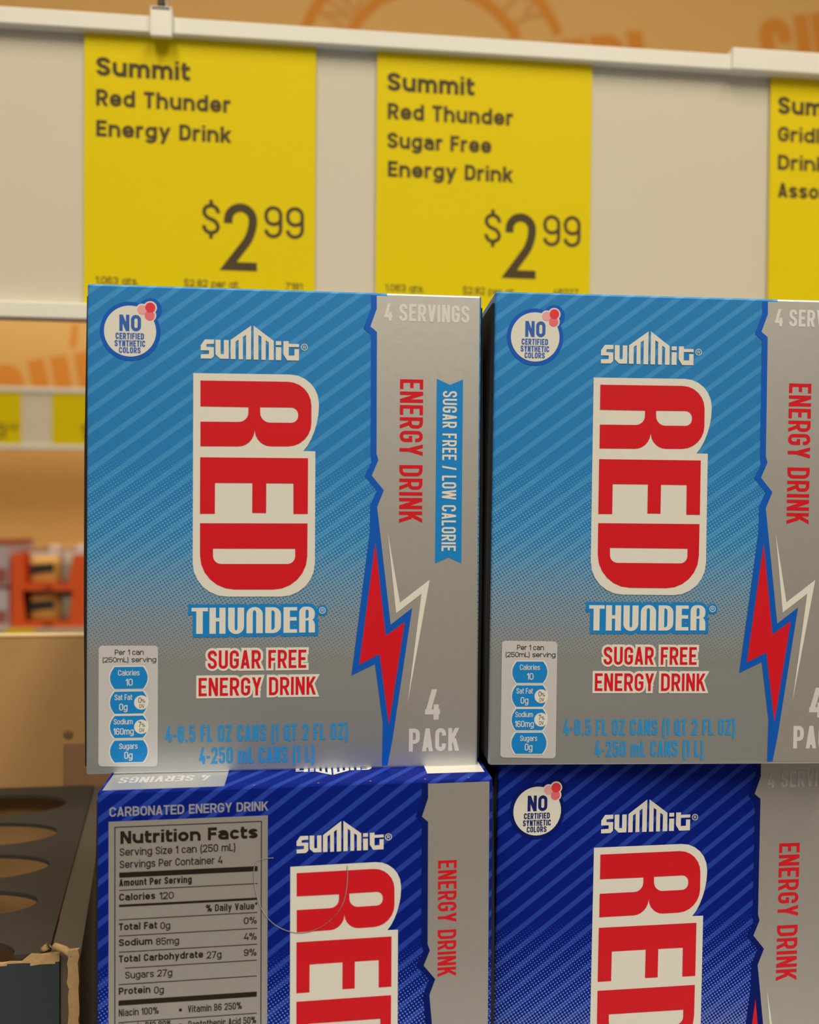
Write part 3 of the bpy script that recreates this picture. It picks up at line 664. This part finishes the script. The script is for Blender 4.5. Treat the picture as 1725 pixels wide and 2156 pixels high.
price_tag(25.2, 139.8, 'yellow price tag with four title lines and a price, middle of the near rail', [
 ('title_lettering', [('Summit', (30.6, 1612.6, 76.4, 1622.0), .22), ('Red Thunder', (30.9, 1598, 97.1, 1606.3), .205), ('Sugar Free', (30.8, 1583, 85.6, 1591.1), .205), ('Energy Drink', (31.2, 1568.3, 97.3, 1576.4), .205)]),
 ('price_lettering', [('$', (82.4, 1536, 91.3, 1551.6), .12), ('2', (93.7, 1518, 110.1, 1552.3), .125), ('99', (114.0, 1535.6, 134.4, 1552.1), .11)]),
 ('size_lettering', [('1.063 qts.', (30.3, 1508.9, 50.7, 1512.6), .13)]), ('unit_price_lettering', [('$2.82 per qt.', (71.1, 1508.9, 99.3, 1512.6), .13)]), ('code_lettering', [('48227', (119.7, 1509.9, 133.5, 1513.4), .13)])])
price_tag(240.0, 355.0, 'yellow price tag cut off by the right photo edge, no price in view', [
 ('title_lettering', [('Summit', (244.2, 1612.5, 290.2, 1621.9), .22), ('Gridlock', (244.4, 1597.6, 289.0, 1605.7), .205), ('Drink', (244.6, 1582.3, 273.2, 1590.4), .205), ('Assorted', (244.8, 1567.2, 290, 1575.2), .205)])])
hc = thing('hanger_clip', 'small white plastic clip with hanging rod gripping the price rail', 'clip', (-.0827, .428, 1.6315))
bm = bmesh.new(); box_bm(bm, -.0053, .0053, -.0068, -.0042, -.0022, .0125, .0005); box_bm(bm, -.005, .005, .0066, .0085, .002, .0125, .0006); box_bm(bm, -.005, .005, -.0068, .0085, .0102, .0125, .0006)
bm_obj('clip_jaw', bm, mat('clip_translucent_white', tone(222, 215, 196), .3), hc)
gl = mat('clear_plastic_rod', (.75, .72, .62, 1), .15); gl.node_tree.nodes['Principled BSDF'].inputs['Transmission Weight'].default_value = .7
box('rod', -.0026, .0026, -.0012, .0012, .012, .30, gl, hc, .0006)
tube('wire', [(0, -.002, .0035), (0, -.0025, .010), (.0004, -.002, .016), (0, 0, .022), (0, 0, .30), (0, 0, 3.95 - 1.6315)], .0007, mat('dark_wire', tone(60, 45, 30), .5, metal=.4), hc)
tube('hook', [(-.0008, -.0028, .0115), (-.0008, -.0028, .0185)], .0016, mat('dark_wire', tone(60, 45, 30)), hc)

# ---------------------------------------------------------------- near shelf
sh = thing('store_shelf', 'shelf carrying the stacked drink boxes and trays', 'shelf', (0, .37, 0))
steel = mat('shelf_grey_steel', tone(150, 142, 126), .45, metal=.3)
box('shelf_deck', -.62, .62, -.25, .26, 1.1600, 1.1877, steel, sh, .002)
box('lower_deck', -.62, .62, -.25, .26, .18, .21, steel, sh, .002)
for x in (-.6, .6):
    for y in (-.22, .205): box('upright', x - .018, x + .018, y - .018, y + .018, 0, 1.16, steel, sh, .002)

# ---------------------------------------------------------------- the drink boxes
blueboard = board_mat('light_blue_printed_board', tone(38, 117, 164), tone(60, 135, 176), tone(100, 160, 181), tone(64, 90, 108), (.50, .55, .63, 1), 82)
darkboard = board_mat('dark_blue_printed_board', tone(4, 25, 106), tone(34, 58, 138), tone(98, 122, 178), tone(6, 16, 80), (.40, .42, .52, 1), 82, .0, .6, .1)
sideboard = board_mat('dark_blue_side_board', tone(4, 25, 106), tone(34, 58, 138), tone(98, 122, 178), tone(6, 16, 80), (.40, .42, .52, 1), 900, .0, .6, .1)
cyan = mat('cyan_ink', tone(22, 124, 180), .42, metal=.15)
pal_free = dict(board=blueboard, border=mat('royal_blue_ink', tone(8, 84, 164), .42, metal=.15), badge_ink=mat('badge_blue_ink', tone(40, 88, 150), .5), name_back=cyan,
                flavour=('SUGAR FREE', 'ENERGY DRINK'), volume=mat('volume_blue_ink', tone(40, 128, 172), .45), banner=True, vert=ART['t']['vert_energy'], pale=mat('servings_pale_ink', tone(205, 197, 180), .45))
navy = mat('navy_ink', tone(5, 22, 84), .6, spec=.1)
pal_reg = dict(board=darkboard, border=navy, badge_ink=mat('badge_navy_ink', tone(12, 26, 84), .5), name_back=navy,
               flavour=('ENERGY DRINK',), volume=mat('volume_navy_ink', tone(20, 40, 120), .45), banner=False, vert=(85.5, 109.9, 92.0, 69.0), pale=mat('servings_grey_ink', tone(172, 164, 150), .45))
pal_side = dict(pal_reg, board=sideboard)
G = 'four-packs stacked on the shelf'
a = drink_box('drink_box', pal_free, 'left light blue sugar free energy drink box with full front in view', (-.06503, .23269, 1.32410), -.00736, -.0001, group=G)
b = copy_tree(a); b.location = (.04671, .22946, 1.3250); b.rotation_euler = (0, .0056, -.0461)
b['label'] = 'right light blue sugar free energy drink box, cut off by the photo edge'
c = drink_box('drink_box', pal_side, 'dark blue energy drink box showing its Nutrition Facts panel, under the left stack', (-.05803, .21906, 1.18974), .0185, -.0026, W=104.67, H=134, z0=-1.9, face='side', group=G)
d = drink_box('drink_box', pal_reg, 'dark blue energy drink box with round badge, under the right light blue box', (.04878, .23294, 1.18509), .026, .0117, H=135.7, z0=2.65, scale=1.026, group=G)

# ---------------------------------------------------------------- tray with holes, left of the boxes
random.seed(4)
dk = mat('dark_printed_board', tone(56, 50, 40), .7, noise=.06, nscale=40)
kraft = mat('kraft_board', tone(172, 128, 74), .85, noise=.05, nscale=90, bump=.1, bscale=500)
rawk = mat('torn_kraft_edge', tone(172, 136, 86), .95, noise=.2, nscale=900)
tr = thing('display_tray', 'dark grey cardboard tray with oval holes and a torn front edge', 'tray', (-.2, .33, 1.1878))
OX, OY, OZ = .2, -.33, -1.1878
def loc(x, y): return (x / 1000 + OX, y / 1000 + OY)
holes = []
for x, y, bb in ((-115.7, 383, 13), (-109.2, 350, 12), (-102.5, 319, 11.2), (-96.9, 290, 10.4)):
    for k in range(3):
        cx = x - 29 - k * 66; holes.append([loc(cx + 29 * math.cos(t), y + bb * math.sin(t)) for t in [2 * math.pi * i / 36 for i in range(36)]])
edge = [loc(-109.7, 406), loc(-330, 405.5), loc(-330, 256.8)]
fx = []
for k in (2, 1, 0):
    cx = -91.7 - 29 - k * 66
    fx += [loc(cx + 28 * math.cos(t), 256.8 + 11.5 * math.sin(t)) for t in [math.pi - math.pi * i / 18 for i in range(19)]]
prism('perforated_deck', edge + fx + [loc(-82.6, 256.8)], 1.2605 + OZ, 1.262 + OZ, dk, tr, holes=holes)
box('front_panel', -.33 + OX, -.0790 + OX, .2554 + OY, .2566 + OY, 0, 1.2600 + OZ, mat('dark_teal_board', tone(44, 50, 48), .6, noise=.05, nscale=60), tr)
V = []; F = []; n = 90
for i in range(n + 1):
    x = -330 + (330 - 79) * i / n; z = 1260 + random.uniform(.0, .8) + (2.2 if i > n - 4 else 0); y0 = 255.4 + random.uniform(-.25, .2)
    for yy, zz in ((y0, 1259.6 - random.uniform(0, .5)), (y0, z), (256.3, z + random.uniform(-.4, .2)), (256.3, 1259.2)):
        V.append((x / 1000 + OX, yy / 1000 + OY, zz / 1000 + OZ))
for i in range(n):
    for k in range(4): F.append((4*i + k, 4*i + (k+1) % 4, 4*i + 4 + (k+1) % 4, 4*i + 4 + k))
mesh_obj('torn_edge', V, F, rawk, tr)
prism('side_wall', [loc(-82.5, 259.0), loc(-72.0, 250.9), loc(-103.6, 406), loc(-109.6, 406)], 0, 1.2612 + OZ, mat('side_wall_board', tone(84, 73, 56), .7, noise=.04, nscale=40), tr)
V = []; F = []; n = 40
for i in range(n + 1):
    z = 1190 + (1266.5 - 1190) * i / n; j = random.uniform(-.35, .35)
    for xx, yy in ((-74.9 + j, 250.3), (-74.7 + j, 249.3), (-71.7 + random.uniform(-.3, .3), 249.6), (-71.6, 250.7)): V.append((xx / 1000 + OX, yy / 1000 + OY, z / 1000 + OZ))
for i in range(n):
    for k in range(4): F.append((4*i + k, 4*i + (k+1) % 4, 4*i + 4 + (k+1) % 4, 4*i + 4 + k))
F.append((4*n, 4*n+1, 4*n+2, 4*n+3))
mesh_obj('torn_corner', V, F, rawk, tr)
tube('torn_curl', [(p[0] / 1000 + OX, p[1] / 1000 + OY, p[2] / 1000 + OZ) for p in ((-84.5, 258, 1262.5), (-82.5, 255.5, 1264.8), (-79.5, 253, 1266), (-76, 251, 1266), (-73.6, 250.2, 1264.5))], .0010, rawk, tr, 8)
box('inner_floor', -.33 + OX, -.112 + OX, .26 + OY, .404 + OY, 1.198 + OZ, 1.1995 + OZ, mat('shade_brown_board', tone(82, 56, 28), .9), tr)  # brown darkened so the tray looks shaded through its holes
box('tray_bottom', -.33 + OX, -.112 + OX, .2585 + OY, .405 + OY, 0, .002, kraft, tr)
box('far_side_wall', -.333 + OX, -.3303 + OX, .2555 + OY, .406 + OY, 0, 1.262 + OZ, dk, tr)

ct = thing('cardboard_carton', 'open brown cardboard carton with a tape mark, behind the tray', 'carton', (-.28, .50, 1.1878))
def cbox(name, x0, x1, y0, y1, z0, z1, m=kraft): return box(name, x0 + .28, x1 + .28, y0 - .5, y1 - .5, z0 - 1.1878, z1 - 1.1878, m, ct, .0006)
cbox('front_wall', -.46, -.085, .408, .4112, 1.1878, 1.3332)
cbox('back_wall', -.46, -.085, .497, .50, 1.1878, 1.290)
for x in (-.46, -.088):
    V = [(x + .28 + dx, y - .5, z - 1.1878) for dx in (0, .003) for y, z in ((.4113, 1.1878), (.4968, 1.1878), (.4968, 1.290), (.4113, 1.330))]
    mesh_obj('side_wall', V, [(0, 3, 2, 1), (4, 5, 6, 7), (0, 1, 5, 4), (1, 2, 6, 5), (2, 3, 7, 6), (3, 0, 4, 7)], kraft, ct)
cbox('bottom', -.456, -.0885, .4113, .4968, 1.1878, 1.1905)
cbox('wall_rim', -.46, -.085, .4076, .4116, 1.3330, 1.3349, mat('kraft_rim', tone(214, 176, 118), .9))
tp = mat('tape_mark', tone(140, 102, 66), .5, noise=.06, nscale=80)
cbox('tape_strip', -.1242, -.0853, .4077, .4082, 1.2600, 1.2818, tp)
bm = bmesh.new(); bmesh.ops.create_icosphere(bm, subdivisions=2, radius=.0028)
for v in bm.verts: v.co = Vector((v.co.x * random.uniform(.7, 1.2), v.co.y * .15, v.co.z * random.uniform(.5, .9)))
bmesh.ops.translate(bm, verts=bm.verts, vec=(-.1222 + .28, .4079 - .5, 1.2862 - 1.1878)); bm_obj('glue_blob', bm, mat('dry_glue', tone(120, 88, 52), .8), ct)

# ---------------------------------------------------------------- far shelf
fs = thing('far_shelf', 'far wall shelf with white edge behind the cardboard carton', 'shelf', (0, 2.35, 1.03))
box('shelf_board', -1.9, 1.6, -.15, .149, .0, .034, mat('far_shelf_white', tone(205, 192, 160), .6), fs, .002)
box('edge_strip', -1.9, 1.6, -.156, -.150, .016, .034, mat('far_strip_grey', tone(176, 160, 126), .6), fs)
box('edge_lip', -1.9, 1.6, -.158, -.150, .0, .015, mat('far_lip_cream', tone(226, 204, 160), .6), fs)
for x in (-1.8, 1.5): box('bracket', x, x + .03, -.1, .149, -.12, .0, steel, fs)
ft = tag(box('shelf_tag', -.814, -.742, 2.1915, 2.1935, 1.046, 1.064, yel), 'small yellow tag on the far shelf edge below the orange cases', 'price tag')
fr = thing('far_price_rail', 'far grey price rail with white edges fixed before the tan wall', 'price rail', (0, 2.2, 1.527))
box('backing_board', -1.9, 1.6, .001, .012, 0, .151, mat('far_rail_board', tone(205, 188, 150), .6), fr)
box('top_channel', -1.9, 1.6, -.006, .014, .143, .155, railm, fr, .002); box('bottom_channel', -1.9, 1.6, -.006, .014, -.003, .009, railm, fr, .002)
for x in (-1.7, 1.4): box('wall_bracket', x, x + .03, .012, .299, .06, .09, steel, fr)
def far_tag(x0, x1, label, items):
    r = thing('price_tag', label, 'price tag', (x0, 2.1985, 1.5365), group='tags in the far price rail')
    box('tag_card', 0, x1 - x0, 0, .0015, 0, .133, yel, r)
    V = []; F = []
    for s, b, t in items: lettering(s, b, t, V=V, F=F, gap=.14)
    V, F = spread(V, F, .00001)
    mesh_obj('tag_lettering', [(p / 1000, -.0006 - l, q / 1000) for p, q, l in V], F, mat('far_tag_ink', tone(96, 76, 16), .7), r)
far_tag(-.892, -.777, 'far yellow price tag at the left photo edge, price starting with 3', [('3', (52, 14, 78, 52), .13), ('49', (84, 36, 106, 52), .14)])
far_tag(-.701, -.586, 'far yellow price tag beside the left light blue box', [('1', (72, 14, 86, 52), .13), ('99', (92, 36, 112, 52), .14)])

# orange display cases with packets
org = mat('orange_case_card', tone(226, 82, 26), .55)
def display_case(label, z0, z1):
    r = thing('display_case', label, 'display case', (-.712, 2.205, z0), group='orange display cases on the far shelf')
    h = z1 - z0; w = .0915
    prism('front_panel', [(-w, 0), (w, 0), (w, h), (.062, h), (.052, .016), (-.055, .016), (-.064, h), (-w, h)], 0, .003, org, r, axis='y')
    box('side_panel', -w, -w + .003, .0032, .2, 0, h, org, r); box('side_panel', w - .003, w, .0032, .2, 0, h, org, r)
    box('back_panel', -w + .0035, w - .0035, .197, .2, 0, h, org, r); box('base', -w + .0035, w - .0035, .0032, .1965, 0, .003, org, r)
    box('printed_mark', -.012, .012, -.0006, 0, .003, .011, mat('brown_print', tone(120, 40, 14)), r)
    return r
def packet(label, x, z0, w, h, m, patch=None):
    r = thing('snack_packet', label, 'packet', (x, 2.26, z0), group='packets in the orange cases')
    V = []; F = []; nx, nz = 8, 8
    for s in (-1, 1):
        for j in range(nz + 1):
            for i in range(nx + 1):
                a, b = i / nx * 2 - 1, j / nz * 2 - 1
                V.append((a * w / 2, s * .028 * (1 - a ** 4) ** .5 * (1 - b ** 4) ** .5, (b + 1) * h / 2))
    N = (nx + 1) * (nz + 1)
    for s in (0, 1):
        for j in range(nz):
            for i in range(nx):
                k = s * N + j * (nx + 1) + i; f = (k, k + 1, k + nx + 2, k + nx + 1); F.append(f if s == 0 else f[::-1])
    mesh_obj('pouch', V, F, m, r, True)
    box('crimped_top', -w / 2, w / 2, -.003, .003, h - .001, h + .009, mat('crimp_white', tone(205, 190, 165)), r, .001)
    if patch: prism('dark_label', [(-w*.42, h*.42), (w*.40, h*.52), (w*.40, h*.80), (-w*.36, h*.74)], -.0300, -.0275, mat('dark_label', tone(52, 42, 36), .6), r, axis='y')
for lab, z0, z1 in (('lower orange display case of packets on the far shelf', 1.0645, 1.160), ('upper orange display case of packets, stacked on the lower one', 1.1605, 1.253)):
    display_case(lab, z0, z1); wd = 'upper' if z0 > 1.1 else 'lower'
    packet(f'tan packet with dark label in the {wd} orange case', -.737, z0 + .0035, .078, .082, mat('tan_packet', tone(206, 150, 70), .5), True)
    packet(f'grey packet in the {wd} orange case', -.668, z0 + .0035, .054, .083, mat('grey_packet', tone(152, 134, 106), .45))
for i, (x, w, cl) in enumerate(((-.770, .036, (168, 130, 90)), (-.732, .030, (214, 190, 165)), (-.697, .030, (190, 150, 110)), (-.662, .030, (214, 195, 172)))):
    o = tag(box('snack_jar', x - w/2, x + w/2, 2.31, 2.34, 1.2535 - .09, 1.268 + .004 * (i % 2), mat('jar_%d' % i, tone(*cl), .5), None, .006),
            ['brown jar at the back left of the upper orange case', 'pale jar, second from left at the back of the upper orange case', 'tan jar, third from left at the back of the upper orange case', 'pale jar at the back right of the upper orange case'][i], 'jar', 'jars in the upper orange case')
def carton_pack(label, z0, z1, c1, c2):
    r = thing('snack_carton', label, 'carton', (-.875, 2.22, z0), group='cartons left of the orange cases')
    box('carton_side', -.065, .06, 0, .18, 0, (z1 - z0) * .93, mat('carton_' + label[:5], tone(*c1), .6, noise=.25, nscale=18), r, .003)
    box('carton_lid', -.067, .062, -.002, .182, (z1 - z0) * .93 + .0003, z1 - z0, mat('lid_' + label[:5], tone(*c2), .6), r, .002)
    box('carton_print', -.06, .055, -.0012, 0, .008, (z1 - z0) * .4, mat('carton_print', tone(150, 84, 62), .6), r)
carton_pack('lower grey and brown snack carton left of the orange cases', 1.0645, 1.170, (186, 168, 158), (122, 40, 24))
carton_pack('upper grey and brown snack carton left of the orange cases', 1.1705, 1.285, (178, 156, 146), (140, 62, 36))
